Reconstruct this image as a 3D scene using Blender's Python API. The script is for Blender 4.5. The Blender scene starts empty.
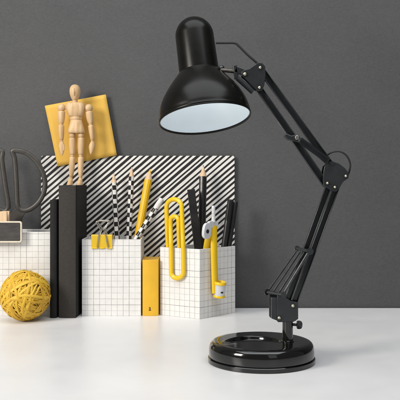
import bpy, bmesh, math, random
from math import radians, sin, cos, pi
from mathutils import Vector, Matrix

random.seed(7)
SC = bpy.context.scene
COL = SC.collection
V = Vector

# ------------------------------------------------------------------ camera, world, lights, exposure
CAM_H, F, HORIZON = 0.25, 800.0, 178.0          # metres, focal length and horizon row in photo pixels (400 wide)
cam_data = bpy.data.cameras.new("camera")
cam_data.sensor_width = 36.0
cam_data.lens = 36.0 * F / 400.0
cam_data.shift_y = (HORIZON - 200.0) / 400.0
cam_data.clip_start, cam_data.clip_end = 0.01, 50
cam = bpy.data.objects.new("camera", cam_data)
cam.location = (0, 0, CAM_H)
cam.rotation_euler = (radians(90), 0, 0)
COL.objects.link(cam)
SC.camera = cam

world = bpy.data.worlds.new("World")
SC.world = world
world.use_nodes = True
bg = world.node_tree.nodes["Background"]
bg.inputs[0].default_value = (0.97, 0.985, 1.0, 1)
bg.inputs[1].default_value = 0.13


def area(name, loc, target, w, h, power, color=(1, 1, 1)):
    l = bpy.data.lights.new(name, 'AREA')
    l.shape = 'RECTANGLE'
    l.size, l.size_y, l.energy, l.color = w, h, power, color
    o = bpy.data.objects.new(name, l)
    o.location = loc
    o.rotation_euler = (V(target) - V(loc)).to_track_quat('-Z', 'Y').to_euler()
    COL.objects.link(o)
    return o


area("key_softbox", (-1.55, 0.05, 0.95), (-0.12, 1.48, 0.14), 0.62, 0.7, 36, (1.0, 0.955, 0.88))
area("overhead_softbox", (0.0, 0.62, 1.75), (0.0, 0.85, 0.0), 2.2, 1.3, 30.5, (0.96, 0.98, 1.0))
area("front_softbox", (0.75, -0.7, 0.95), (0.1, 1.2, 0.15), 0.6, 1.2, 1.6, (0.96, 0.98, 1.0))

SC.view_settings.view_transform = 'Standard'
SC.view_settings.look = 'None'
SC.view_settings.exposure = 0.0
SC.view_settings.gamma = 1.0
SC.render.engine = 'CYCLES'
SC.cycles.use_denoising = True
SC.cycles.max_bounces = 8


# ------------------------------------------------------------------ helpers
def at(px, py, d):
    """The point at depth d seen at photo pixel (px, py)."""
    return V(((px - 200.0) / F * d, d, CAM_H + (HORIZON - py) / F * d))


def on_plane(px, py, p0, n):
    """Where the sight line of (px, py) meets the plane through p0 with normal n."""
    o = V((0, 0, CAM_H))
    r = at(px, py, 1.0) - o
    return o + r * ((p0 - o).dot(n) / r.dot(n))


ORIGIN = {}


def new_bm():
    return bmesh.new()


def obj(name, bm, mat, parent=None, smooth=40, bevel=0.0, seg=2, local=False):
    root = parent
    while root is not None and root.parent is not None:
        root = root.parent
    off = V((0, 0, 0)) if (local or root is None) else ORIGIN.get(root.name, V((0, 0, 0)))
    bmesh.ops.recalc_face_normals(bm, faces=bm.faces[:])
    if off.length:
        bmesh.ops.translate(bm, verts=bm.verts[:], vec=-off)
    me = bpy.data.meshes.new(name)
    bm.to_mesh(me)
    bm.free()
    for p in me.polygons:
        p.use_smooth = smooth > 0
    if smooth:
        me.set_sharp_from_angle(angle=radians(smooth))
    me.materials.append(mat)
    o = bpy.data.objects.new(name, me)
    COL.objects.link(o)
    o.parent = parent
    if bevel:
        m = o.modifiers.new("bevel", 'BEVEL')
        m.width, m.segments, m.limit_method, m.angle_limit = bevel, seg, 'ANGLE', radians(35)
        m.harden_normals = False
    return o


def thing(name, label, cat, loc=(0, 0, 0), group=None):
    o = bpy.data.objects.new(name, None)
    o.empty_display_size = 0.02
    COL.objects.link(o)
    o.location = loc
    ORIGIN[o.name] = V(loc)
    o["label"], o["category"] = label, cat
    if group:
        o["group"] = group
    return o


def tag(o, label, cat, group=None):
    o["label"], o["category"] = label, cat
    if group:
        o["group"] = group
    return o


def frame_of(axis):
    axis = axis.normalized()
    ref = V((0, 0, 1)) if abs(axis.z) < 0.9 else V((0, 1, 0))
    u = axis.cross(ref).normalized()
    return u, axis.cross(u).normalized()


def box(bm, lo, hi):
    x0, y0, z0 = lo
    x1, y1, z1 = hi
    v = [bm.verts.new(p) for p in ((x0, y0, z0), (x1, y0, z0), (x1, y1, z0), (x0, y1, z0),
                                   (x0, y0, z1), (x1, y0, z1), (x1, y1, z1), (x0, y1, z1))]
    for f in ((0, 1, 2, 3), (4, 5, 6, 7), (0, 1, 5, 4), (1, 2, 6, 5), (2, 3, 7, 6), (3, 0, 4, 7)):
        bm.faces.new([v[i] for i in f])


def prism(bm, pts, vec):
    a = [bm.verts.new(p) for p in pts]
    b = [bm.verts.new(V(p) + V(vec)) for p in pts]
    bm.faces.new(a)
    bm.faces.new(b[::-1])
    n = len(a)
    for i in range(n):
        bm.faces.new((a[i], a[(i + 1) % n], b[(i + 1) % n], b[i]))


def bar(bm, a, b, w, t, normal=V((0, -1, 0))):
    """Rectangular bar from a to b: w across in the plane facing normal, t along normal."""
    a, b = V(a), V(b)
    ax = (b - a).normalized()
    side = ax.cross(normal).normalized()
    n = side.cross(ax).normalized()
    q = [a + side * (w / 2) * i + n * (t / 2) * j for i, j in ((-1, -1), (1, -1), (1, 1), (-1, 1))]
    prism(bm, q, b - a)


def lathe(bm, prof, origin, axis, n=48, close=True):
    """prof: list of (radius, distance along axis)."""
    origin, axis = V(origin), V(axis).normalized()
    u, w = frame_of(axis)
    rings = []
    for r, s in prof:
        c = origin + axis * s
        if r < 1e-7:
            rings.append([bm.verts.new(c)])
        else:
            rings.append([bm.verts.new(c + (u * cos(2 * pi * k / n) + w * sin(2 * pi * k / n)) * r) for k in range(n)])
    for A, B in zip(rings, rings[1:]):
        for k in range(n):
            k2 = (k + 1) % n
            if len(A) == 1 and len(B) == 1:
                continue
            if len(A) == 1:
                bm.faces.new((A[0], B[k2], B[k]))
            elif len(B) == 1:
                bm.faces.new((A[k], A[k2], B[0]))
            else:
                bm.faces.new((A[k], A[k2], B[k2], B[k]))
    if close:
        for R in (rings[0], rings[-1]):
            if len(R) > 1:
                try:
                    bm.faces.new(R)
                except ValueError:
                    pass


def cyl(bm, a, b, r, n=20, r2=None):
    a, b = V(a), V(b)
    lathe(bm, [(r, 0), (r if r2 is None else r2, (b - a).length)], a, b - a, n)


def tube(bm, pts, r, n=10, closed=False, flat=1.0, normal=None):
    """Tube along pts. flat scales the section along 'normal'."""
    pts = [V(p) for p in pts]
    m = len(pts)
    rad = r if isinstance(r, (list, tuple)) else [r] * m
    rings = []
    u = None
    for i in range(m):
        if closed:
            t = (pts[(i + 1) % m] - pts[i - 1])
        else:
            t = pts[min(i + 1, m - 1)] - pts[max(i - 1, 0)]
        t = t.normalized()
        if normal is not None:
            nn = normal(pts[i]) if callable(normal) else V(normal)
            u = (nn - t * nn.dot(t)).normalized()
        elif u is None:
            u = frame_of(t)[0]
        else:
            u = (u - t * u.dot(t)).normalized()
        w = t.cross(u)
        rings.append([bm.verts.new(pts[i] + (u * cos(2 * pi * k / n) * flat + w * sin(2 * pi * k / n)) * rad[i]) for k in range(n)])
    for i in range(m if closed else m - 1):
        A, B = rings[i], rings[(i + 1) % m]
        for k in range(n):
            k2 = (k + 1) % n
            bm.faces.new((A[k], A[k2], B[k2], B[k]))
    if not closed:
        bm.faces.new(rings[0])
        bm.faces.new(rings[-1][::-1])


def smooth_path(pts, k=6, closed=False):
    """Catmull-Rom through pts."""
    pts = [V(p) for p in pts]
    n = len(pts)
    out = []
    for i in range(n if closed else n - 1):
        if closed:
            p0, p1, p2, p3 = pts[i - 1], pts[i], pts[(i + 1) % n], pts[(i + 2) % n]
        else:
            p0, p1, p2, p3 = pts[max(i - 1, 0)], pts[i], pts[i + 1], pts[min(i + 2, n - 1)]
        for j in range(k):
            t = j / k
            out.append(0.5 * ((2 * p1) + (p2 - p0) * t + (2 * p0 - 5 * p1 + 4 * p2 - p3) * t * t + (3 * p1 - p0 - 3 * p2 + p3) * t ** 3))
    if not closed:
        out.append(pts[-1])
    return out


def ellipsoid(bm, c, rx, ry, rz, n=20, m=12):
    c = V(c)
    rings = []
    for i in range(m + 1):
        a = pi * i / m
        if i in (0, m):
            rings.append([bm.verts.new(c + V((0, 0, rz * cos(a))))])
        else:
            rings.append([bm.verts.new(c + V((rx * sin(a) * cos(2 * pi * k / n), ry * sin(a) * sin(2 * pi * k / n), rz * cos(a)))) for k in range(n)])
    for A, B in zip(rings, rings[1:]):
        for k in range(n):
            k2 = (k + 1) % n
            if len(A) == 1:
                bm.faces.new((A[0], B[k], B[k2]))
            elif len(B) == 1:
                bm.faces.new((A[k], A[k2], B[0]))
            else:
                bm.faces.new((A[k], A[k2], B[k2], B[k]))


def sections(bm, secs, n=24, p=2.0):
    """Loft of superelliptic sections (centre, rx, ry[, power]) with capped ends; sections lie in XY planes."""
    rings = []
    for s in secs:
        c, rx, ry = V(s[0]), s[1], s[2]
        e = 2.0 / (s[3] if len(s) > 3 else p)
        ring = []
        for k in range(n):
            a = 2 * pi * k / n
            ca, sa = cos(a), sin(a)
            ring.append(bm.verts.new(c + V((rx * math.copysign(abs(ca) ** e, ca), ry * math.copysign(abs(sa) ** e, sa), 0))))
        rings.append(ring)
    for A, B in zip(rings, rings[1:]):
        for k in range(n):
            k2 = (k + 1) % n
            bm.faces.new((A[k], A[k2], B[k2], B[k]))
    bm.faces.new(rings[0])
    bm.faces.new(rings[-1][::-1])


# ------------------------------------------------------------------ materials
class N:
    """Small wrapper for building node trees."""
    def __init__(self, name):
        self.m = bpy.data.materials.new(name)
        self.m.use_nodes = True
        self.t = self.m.node_tree
        self.b = self.t.nodes["Principled BSDF"]

    def put(self, sock, val):
        if val is None:
            return
        if hasattr(val, "is_output"):
            self.t.links.new(val, sock)
        else:
            sock.default_value = val

    def math(self, op, a, b=None, c=None):
        n = self.t.nodes.new("ShaderNodeMath")
        n.operation = op
        for s, v in zip(n.inputs, (a, b, c)):
            self.put(s, v)
        return n.outputs[0]

    def coord(self, kind="Object"):
        return self.t.nodes.new("ShaderNodeTexCoord").outputs[kind]

    def sep(self, vec):
        n = self.t.nodes.new("ShaderNodeSeparateXYZ")
        self.put(n.inputs[0], vec)
        return n.outputs

    def mapping(self, vec, scale=(1, 1, 1), rot=(0, 0, 0)):
        n = self.t.nodes.new("ShaderNodeMapping")
        self.put(n.inputs["Vector"], vec)
        n.inputs["Scale"].default_value = scale
        n.inputs["Rotation"].default_value = rot
        return n.outputs[0]

    def noise(self, vec, scale=10, detail=4, rough=0.55, dims='3D'):
        n = self.t.nodes.new("ShaderNodeTexNoise")
        n.noise_dimensions = dims
        if dims == '1D':
            self.put(n.inputs["W"], vec)
        else:
            self.put(n.inputs["Vector"], vec)
        n.inputs["Scale"].default_value = scale
        n.inputs["Detail"].default_value = detail
        n.inputs["Roughness"].default_value = rough
        return n.outputs[0]

    def ramp(self, fac, stops):
        n = self.t.nodes.new("ShaderNodeValToRGB")
        self.put(n.inputs[0], fac)
        e = n.color_ramp.elements
        while len(e) < len(stops):
            e.new(0.5)
        for k, (p, c) in enumerate(stops):
            e[k].position = p
            e[k].color = (*c, 1) if len(c) == 3 else c
        return n.outputs[0]

    def mix(self, fac, a, b):
        n = self.t.nodes.new("ShaderNodeMix")
        n.data_type = 'RGBA'
        self.put(n.inputs[0], fac)
        self.put(n.inputs[6], a if hasattr(a, "is_output") else (*a, 1))
        self.put(n.inputs[7], b if hasattr(b, "is_output") else (*b, 1))
        return n.outputs[2]

    def bump(self, h, strength=0.2, dist=0.001):
        n = self.t.nodes.new("ShaderNodeBump")
        n.inputs["Strength"].default_value = strength
        n.inputs["Distance"].default_value = dist
        self.put(n.inputs["Height"], h)
        self.t.links.new(n.outputs[0], self.b.inputs["Normal"])

    def set(self, **kw):
        for k, v in kw.items():
            s = self.b.inputs[k.replace("_", " ")]
            if k in ("Base_Color", "Emission_Color") and not hasattr(v, "is_output"):
                v = (*v, 1)
            self.put(s, v)
        return self.m


def plain(name, c, rough=0.5, vary=0.12, scale=60, metallic=0.0, bump=0.0, coat=0.0, spec=0.5, rvary=0.08):
    n = N(name)
    co = n.coord()
    no = n.noise(co, scale, 5)
    lo = tuple(max(0, x * (1 - vary)) for x in c)
    hi = tuple(min(1, x * (1 + vary)) for x in c)
    col = n.ramp(no, [(0.3, lo), (0.7, hi)])
    ro = n.math('ADD', n.math('MULTIPLY', n.noise(co, scale * 2.3, 3), rvary * 2), rough - rvary)
    if bump:
        n.bump(n.noise(co, scale * 9, 3), bump, 0.0006)
    n.set(Base_Color=col, Roughness=ro, Metallic=metallic, Coat_Weight=coat)
    n.b.inputs["Specular IOR Level"].default_value = spec
    return n.m


def make_grid(name="grid_paper"):
    n = N(name)
    u, v, _ = n.sep(n.coord("UV"))
    wob = n.math('MULTIPLY', n.math('SUBTRACT', n.noise(n.coord(), 28, 2), 0.5), 0.0011)
    u, v = n.math('ADD', u, wob), n.math('ADD', v, wob)
    cell = 0.01072
    lines = None
    for q, off in ((u, 0.5), (v, 0.6)):
        w = n.math('ADD', n.math('DIVIDE', q, cell), off)
        fr = n.math('ABSOLUTE', n.math('SUBTRACT', n.math('FRACT', w), 0.5))
        ln = n.math('LESS_THAN', fr, 0.045)
        # printed lines are not equally strong
        st = n.math('ADD', n.math('MULTIPLY', n.noise(n.math('FLOOR', n.math('ADD', w, 0.0)), 3.7, 0, dims='1D'), 0.95), 0.02)
        ln = n.math('MULTIPLY', n.math('MULTIPLY', ln, st), n.math('ADD', n.math('MULTIPLY', n.noise(n.coord(), 130, 3), 0.8), 0.55))
        lines = ln if lines is None else n.math('MAXIMUM', lines, ln)
    grain = n.noise(n.coord(), 90, 5)
    paper = n.ramp(grain, [(0.3, (0.74, 0.725, 0.70)), (0.7, (0.80, 0.79, 0.77))])
    col = n.mix(lines, paper, (0.13, 0.13, 0.14))
    n.bump(n.noise(n.coord(), 500, 4), 0.08, 0.0005)
    return n.set(Base_Color=col, Roughness=0.55)


def make_stripes(name="stripe_print"):
    n = N(name)
    co = n.coord()
    x, y, z = n.sep(co)
    a = radians(40.5)
    f = n.math('SUBTRACT', n.math('MULTIPLY', z, cos(a)), n.math('MULTIPLY', x, sin(a)))
    wob = n.math('MULTIPLY', n.math('SUBTRACT', n.noise(co, 45, 2), 0.5), 0.0007)
    f = n.math('ADD', f, wob)
    w = n.math('DIVIDE', f, 0.0083)
    jit = n.math('MULTIPLY', n.math('SUBTRACT', n.noise(w, 0.9, 0, dims='1D'), 0.5), 0.32)
    fr = n.math('FRACT', n.math('ADD', w, jit))
    white = n.math('LESS_THAN', fr, n.math('ADD', n.math('MULTIPLY', n.noise(n.math('FLOOR', n.math('ADD', w, jit)), 2.3, 0, dims='1D'), 0.22), 0.395))
    paper = n.ramp(n.noise(co, 120, 4), [(0.3, (0.72, 0.70, 0.66)), (0.7, (0.80, 0.78, 0.75))])
    ink = n.ramp(n.noise(co, 200, 4), [(0.35, (0.006, 0.0055, 0.006)), (0.8, (0.018, 0.017, 0.017))])
    return n.set(Base_Color=n.mix(white, ink, paper), Roughness=0.55)


def make_checker(name="checker_print"):
    n = N(name)
    x, y, z = n.sep(n.coord())
    ang = n.math('DIVIDE', n.math('ARCTAN2', y, x), 2 * pi)
    k = n.math('ADD', n.math('FLOOR', n.math('MULTIPLY', ang, 4.0)), n.math('FLOOR', n.math('DIVIDE', z, 0.0086)))
    par = n.math('GREATER_THAN', n.math('FLOORED_MODULO', k, 2.0), 0.5)
    return n.set(Base_Color=n.mix(par, (0.012, 0.011, 0.011), (0.74, 0.72, 0.69)), Roughness=0.32, Coat_Weight=0.25)


def make_wall():
    n = N("wall_paint")
    co = n.coord()
    broad = n.noise(n.mapping(co, (1.0, 1, 1.1)), 3.0, 6, 0.6)
    streak = n.noise(n.mapping(co, (26, 1, 90)), 1.0, 5, 0.65)
    grain = n.noise(n.mapping(co, (1, 1, 1.5)), 230, 5, 0.75)
    h = n.math('ADD', n.math('MULTIPLY', streak, 0.14), n.math('MULTIPLY', grain, 0.86))
    s = n.math('ADD', n.math('MULTIPLY', broad, 0.42), n.math('MULTIPLY', h, 0.58))
    col = n.ramp(s, [(0.30, (0.058, 0.058, 0.060)), (0.5, (0.080, 0.080, 0.082)), (0.72, (0.102, 0.102, 0.104))])
    n.bump(h, 0.5, 0.0014)
    n.b.inputs["Specular IOR Level"].default_value = 0.3
    return n.set(Base_Color=col, Roughness=0.72)


def make_desk():
    n = N("desk_lacquer")
    co = n.coord()
    c = n.ramp(n.noise(co, 7, 6, 0.6), [(0.3, (0.715, 0.715, 0.72)), (0.7, (0.775, 0.772, 0.77))])
    speck = n.math('GREATER_THAN', n.noise(co, 210, 2, 0.5), 0.765)
    c = n.mix(n.math('MULTIPLY', speck, 0.35), c, (0.50, 0.48, 0.45))
    ro = n.math('ADD', n.math('MULTIPLY', n.noise(co, 22, 6), 0.22), 0.21)
    n.bump(n.noise(co, 260, 3), 0.03, 0.0006)
    return n.set(Base_Color=c, Roughness=ro)


def make_wood(name, c1, c2, scale=18):
    n = N(name)
    co = n.coord()
    g = n.noise(n.mapping(co, (9, 9, 0.8)), scale, 5, 0.6)
    n.bump(g, 0.12, 0.0004)
    return n.set(Base_Color=n.ramp(g, [(0.32, c1), (0.68, c2)]), Roughness=0.5)


GRID = make_grid()
STRIPE = make_stripes()
CHECK = make_checker()
WALL = make_wall()
DESK = make_desk()
BEECH = make_wood("beech_wood", (0.50, 0.31, 0.145), (0.72, 0.50, 0.285))
PENCIL_WOOD = make_wood("pencil_wood", (0.62, 0.42, 0.25), (0.74, 0.54, 0.34), 30)
GLOSS_BLACK = plain("gloss_black_enamel", (0.0045, 0.0045, 0.0043), 0.11, 0.1, 30, coat=0.3, rvary=0.03)
SATIN_BLACK = plain("satin_black_enamel", (0.0045, 0.0043, 0.0034), 0.27, 0.15, 40, rvary=0.04, bump=0.02, spec=0.22)
ARM_BLACK = plain("arm_black_paint", (0.019, 0.022, 0.024), 0.18, 0.2, 70, rvary=0.06, bump=0.04)
PLATE_BLACK = plain("joint_black_plastic", (0.019, 0.0215, 0.0235), 0.3, 0.2, 90, rvary=0.06, bump=0.06)
RUBBER = plain("cord_rubber", (0.012, 0.012, 0.012), 0.5, 0.2, 80)
SPRING = plain("dark_spring_steel", (0.10, 0.105, 0.11), 0.38, 0.25, 120, metallic=0.85)
CHROME = plain("bright_steel", (0.62, 0.62, 0.60), 0.24, 0.08, 90, metallic=1.0)
STEEL = plain("grey_spring_wire", (0.42, 0.40, 0.37), 0.3, 0.15, 90, metallic=1.0)
BRASS = plain("brass_screw", (0.60, 0.55, 0.42), 0.3, 0.1, 150, metallic=0.7)
LINER = plain("white_shade_enamel", (0.80, 0.85, 0.875), 0.2, 0.02, 20)
def make_band():
    n = N("yellow_rubber")
    info = n.t.nodes.new("ShaderNodeObjectInfo")
    f = n.math('ADD', n.math('MULTIPLY', info.outputs["Random"], 0.75), n.math('MULTIPLY', n.noise(n.coord(), 70, 4), 0.3))
    n.bump(n.noise(n.coord(), 700, 3), 0.15, 0.0004)
    return n.set(Base_Color=n.ramp(f, [(0.1, (0.50, 0.27, 0.012)), (0.5, (0.68, 0.40, 0.022)), (0.95, (0.80, 0.53, 0.065))]), Roughness=0.55)


YELLOW_BAND = make_band()
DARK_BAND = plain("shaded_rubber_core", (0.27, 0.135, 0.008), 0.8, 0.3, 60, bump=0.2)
YELLOW_NOTE = plain("yellow_note_paper", (0.70, 0.42, 0.070), 0.75, 0.05, 25, bump=0.04)
YELLOW_CLOTH = plain("yellow_bookcloth", (0.76, 0.43, 0.022), 0.55, 0.07, 40, bump=0.08)
YELLOW_PLASTIC = plain("yellow_plastic", (0.82, 0.53, 0.012), 0.32, 0.04, 30, coat=0.15)
YELLOW_PAINT = plain("yellow_pencil_paint", (0.80, 0.46, 0.012), 0.32, 0.06, 40, coat=0.2)
YELLOW_METAL = plain("yellow_enamel", (0.80, 0.52, 0.012), 0.3, 0.04, 50, coat=0.2)
WHITE_PLASTIC = plain("white_plastic", (0.62, 0.63, 0.64), 0.38, 0.04, 40)
BOOK_BROWN = plain("charcoal_bookcloth", (0.040, 0.035, 0.031), 0.8, 0.14, 260, bump=0.4, spec=0.3)
BOOK_BLACK = plain("black_bookcloth", (0.012, 0.0115, 0.0115), 0.75, 0.2, 60, bump=0.3, spec=0.3)
DARK_PAGES = plain("black_page_edges", (0.022, 0.02, 0.019), 0.85, 0.35, 200, bump=0.3)
PAGES = plain("cream_page_edges", (0.62, 0.55, 0.43), 0.85, 0.12, 200, bump=0.2)
SCISSOR = plain("grey_cast_metal", (0.062, 0.056, 0.050), 0.42, 0.2, 90, metallic=0.35, bump=0.12)
BLACK_PLASTIC = plain("black_plastic", (0.013, 0.0125, 0.0125), 0.34, 0.15, 60, rvary=0.05)
BLACK_PAINT = plain("black_pencil_paint", (0.012, 0.011, 0.011), 0.3, 0.1, 60)
GRAPHITE = plain("graphite_lead", (0.03, 0.03, 0.032), 0.4, 0.1, 80)
CREAM = plain("cream_painted_wood", (0.66, 0.59, 0.47), 0.6, 0.1, 60, bump=0.08)
ERASER = plain("white_eraser", (0.72, 0.70, 0.67), 0.7, 0.05, 80)
INK = plain("dark_print_ink", (0.07, 0.035, 0.012), 0.6, 0.05, 80)


def make_slate():
    n = N("chalkboard_slate")
    co = n.coord()
    g = n.noise(n.mapping(co, (30, 1, 160)), 1.0, 5, 0.65)
    return n.set(Base_Color=n.ramp(g, [(0.3, (0.026, 0.024, 0.023)), (0.75, (0.075, 0.070, 0.066))]), Roughness=0.75)


SLATE = make_slate()

ADDED_BULB = N("added_bulb_glow")  # weak glow of an added bulb, brightens the inside of the shade
ADDED_BULB.set(Base_Color=(0.9, 0.93, 0.95), Roughness=0.4, Emission_Color=(0.86, 0.95, 1.0), Emission_Strength=2.6)
ADDED_BULB = ADDED_BULB.m

# ------------------------------------------------------------------ the setting
D_WALL = 1.542
bm = new_bm()
box(bm, (-3.0, D_WALL, -0.75), (3.0, D_WALL + 0.1, 2.2))
wall = obj("wall", bm, WALL, None, smooth=0)
wall["kind"] = "structure"
wall["label"] = "dark grey finely streaked wall behind the white desk"
bm = new_bm()
box(bm, (-1.5, 0.30, -0.035), (1.5, D_WALL - 0.003, 0.0))
desk = obj("desk", bm, DESK, None, smooth=30, bevel=0.0015)
desk["kind"] = "structure"
desk["label"] = "glossy white desk top under the lamp and boxes"


# ------------------------------------------------------------------ boxes of grid paper
def grid_box(name, label, corners, height, t=0.0022):
    """Open-topped box; corners run round the plan, walls t thick, UV in metres."""
    P = [V((c[0], c[1], 0)) for c in corners]
    c0 = sum(P, V((0, 0, 0))) / len(P)
    root = thing(name, label, "pen holder", (c0.x, c0.y, 0), None)
    n = len(P)

    def inset(k):
        e1 = (P[k] - P[k - 1]).normalized()
        e2 = (P[(k + 1) % n] - P[k]).normalized()
        n1, n2 = V((-e1.y, e1.x, 0)), V((-e2.y, e2.x, 0))
        if (c0 - P[k]).dot(n1) < 0:
            n1, n2 = -n1, -n2
        b = (n1 + n2) / (1 + n1.dot(n2))
        return P[k] + b * t

    Q = [inset(k) for k in range(n)]
    bm = new_bm()
    uvl = bm.loops.layers.uv.new("UVMap")
    H, fl = V((0, 0, height)), V((0, 0, t))

    def quad(pts, uvs):
        f = bm.faces.new([bm.verts.new(p) for p in pts])
        for l, uv in zip(f.loops, uvs):
            l[uvl].uv = uv

    s = 0.0
    for k in range(n):
        a, b, c, d = P[k], P[(k + 1) % n], Q[k], Q[(k + 1) % n]
        L = (b - a).length
        quad((a, b, b + H, a + H), ((s, 0), (s + L, 0), (s + L, height), (s, height)))
        quad((c + fl, d + fl, d + H, c + H), ((s, t), (s + L, t), (s + L, height), (s, height)))
        quad((a + H, b + H, d + H, c + H), ((0.0016, 0.0016),) * 4)
        s += L
    quad(P, [(p.x, p.y) for p in P])
    quad([q + fl for q in Q], [(p.x, p.y) for p in Q])
    bmesh.ops.remove_doubles(bm, verts=bm.verts[:], dist=1e-6)
    obj("box_body", bm, GRID, root, smooth=20, bevel=0.0006)
    return root


D1 = 1.449
BOX1_TOP, BOX2_TOP = at(0, 232, D1).z, at(0, 239.3, D1).z
bx1r = at(50.3, 0, D1).x
grid_box("pen_holder", "tall white grid paper box holding the scissors, behind the rubber band ball",
         ((-0.400, D1), (bx1r, D1), (bx1r, D1 + 0.082), (-0.400, D1 + 0.082)), BOX1_TOP)
b2l, b2r = at(81.8, 0, D1).x, at(141.0, 0, D1).x
grid_box("pen_holder", "white grid paper box with yellow binder clip on rim, beside the black book",
         ((b2l, D1), (b2r, D1), (b2r, D1 + 0.082), (b2l, D1 + 0.082)), BOX2_TOP)
B3C = V((0.0, 200 / (319.3 - HORIZON), 0))
B3L = V(((160 - 200) / F * 1.461, 1.461, 0))
B3R = V(((235.3 - 200) / F * 1.486, 1.486, 0))
B3B = B3L + B3R - B3C
B3B.y = min(B3B.y, 1.5318)
BOX3_TOP = at(200, 249.3, B3C.y).z
grid_box("pen_holder", "white grid paper box turned corner forward, with giant yellow paperclip",
         ((B3C.x, B3C.y), (B3R.x, B3R.y), (B3B.x, B3B.y), (B3L.x, B3L.y)), BOX3_TOP)

# ------------------------------------------------------------------ striped board and yellow note
YB = 1.5340
bl, br, bt = at(41, 0, YB).x, at(234.6, 0, YB).x, at(0, 155.8, YB).z
root = thing("striped_board", "black and white diagonally striped board standing against the dark wall", "board", ((bl + br) / 2, YB, 0))
bm = new_bm()
rc = 0.004
pts = [(bl, YB, 0.0005), (br, YB, 0.0005)]
for k in range(7):
    a = pi / 2 * k / 6
    pts.append((br - rc + rc * cos(a), YB, bt - rc + rc * sin(a)))
for k in range(7):
    a = pi / 2 + pi / 2 * k / 6
    pts.append((bl + rc + rc * cos(a), YB, bt - rc + rc * sin(a)))
prism(bm, pts, V((0, 0.0048, 0)))
obj("board_sheet", bm, STRIPE, root, smooth=30, bevel=0.0005)

YN = YB - 0.0012
bm = new_bm()
cor = [at(44.8, 105.8, YN), at(105.8, 94.4, YN), at(117.0, 155.2, YN), at(57.8, 166.4, YN)]
nx = 14
grid = []
for j in range(nx + 1):
    row = []
    for i in range(nx + 1):
        s, t = i / nx, j / nx
        p = cor[0] * (1 - s) * (1 - t) + cor[1] * s * (1 - t) + cor[2] * s * t + cor[3] * (1 - s) * t
        curl = 0.0022 * max(0, t - 0.55) ** 2 * 4 + 0.0012 * max(0, s - 0.7)
        row.append(bm.verts.new(p + V((0, -curl, 0))))
    grid.append(row)
for j in range(nx):
    for i in range(nx):
        bm.faces.new((grid[j][i], grid[j][i + 1], grid[j + 1][i + 1], grid[j + 1][i]))
note = obj("sticky_note", bm, YELLOW_NOTE, None, smooth=60)
sm = note.modifiers.new("thick", 'SOLIDIFY')
sm.thickness, sm.offset = 0.0007, 0
tag(note, "square yellow paper note tilted behind the wooden manikin", "note")


# ------------------------------------------------------------------ books
def book(name, label, x0, x1, y0, depth, h, mat_spine, mat_cover, mat_pages, rot=0.0, board=0.0024, over=0.003, drop=0.0006):
    root = thing(name, label, "book", ((x0 + x1) / 2, y0 + depth / 2, 0))
    root.rotation_euler.z = rot
    w = x1 - x0

    def L(o):
        return o
    hw, hd = w / 2, depth / 2
    bm = new_bm()
    # rounded spine
    pts = []
    for k in range(9):
        a = -1 + 2 * k / 8
        pts.append((a * (hw - 0.0004), -hd + 0.0022 * a * a * 0.9, 0.0))
    for k in range(8, -1, -1):
        a = -1 + 2 * k / 8
        pts.append((a * (hw - 0.0004), -hd + 0.0026 + 0.0022 * a * a * 0.6, 0.0))
    prism(bm, pts, V((0, 0, h)))
    obj("spine", bm, mat_spine, root, smooth=35, bevel=0.0005, local=True)
    for s in (-1, 1):
        bm = new_bm()
        xa, xb = (-hw, -hw + board) if s < 0 else (hw - board, hw)
        # pressed hinge groove between spine and cover
        g0, g1 = -hd + (0.0072 if w > 0.02 else 0.0056), -hd + (0.0112 if w > 0.02 else 0.0074)
        box(bm, (xa, -hd + 0.0042, 0), (xb, g0, h))
        box(bm, (xa, g1, 0), (xb, hd, h))
        box(bm, (xa + (0.0014 if s < 0 else 0.0001), g0 - 0.0005, 0.0003), (xb - (0.0014 if s > 0 else 0.0001), g1 + 0.0005, h - 0.0003))
        obj("cover", bm, mat_cover, root, smooth=30, bevel=0.0006, local=True)
    bm = new_bm()
    box(bm, (-hw + board + 0.0001, -hd + 0.0050, over), (hw - board - 0.0001, hd - over, h - drop))
    obj("page_block", bm, mat_pages, root, smooth=30, local=True)
    return root


DBK = 200 / (318.2 - HORIZON)
kx0, kx1 = at(58.9, 0, DBK).x, at(76.6, 0, DBK).x
KTOP = at(0, 185.4, DBK).z
book("book", "thick tall charcoal book with the wooden manikin standing on top", kx0 + 0.0012, kx1 + 0.0012, DBK, 0.102, KTOP,
     BOOK_BROWN, BOOK_BLACK, DARK_PAGES, rot=radians(-3.0))
tx0, tx1 = at(50.6, 0, DBK).x, at(57.6, 0, DBK).x
book("book", "thin black book between the tall grid box and thick charcoal book", tx0 - 0.0006, tx1 - 0.0006, DBK, 0.100, at(0, 200, DBK).z,
     BOOK_BLACK, BOOK_BLACK, PAGES, rot=radians(-1.5), board=0.0018, drop=0.002)
yx0, yx1 = at(142.2, 0, D1).x, at(158.4, 0, D1).x
yb = book("book", "small yellow book standing between two white grid boxes", yx0, yx1, D1, 0.078, at(0, 260, D1).z,
          YELLOW_CLOTH, YELLOW_CLOTH, YELLOW_NOTE, board=0.002, drop=0.0012)


def text_mesh(body, size, thick=0.0003):
    cu = bpy.data.curves.new("lettering", 'FONT')
    cu.body, cu.size, cu.extrude, cu.align_x = body, size, thick, 'CENTER'
    o = bpy.data.objects.new("lettering", cu)
    COL.objects.link(o)
    bpy.context.view_layer.update()
    me = bpy.data.meshes.new_from_object(o.evaluated_get(bpy.context.evaluated_depsgraph_get()))
    bpy.data.objects.remove(o)
    return me


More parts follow.
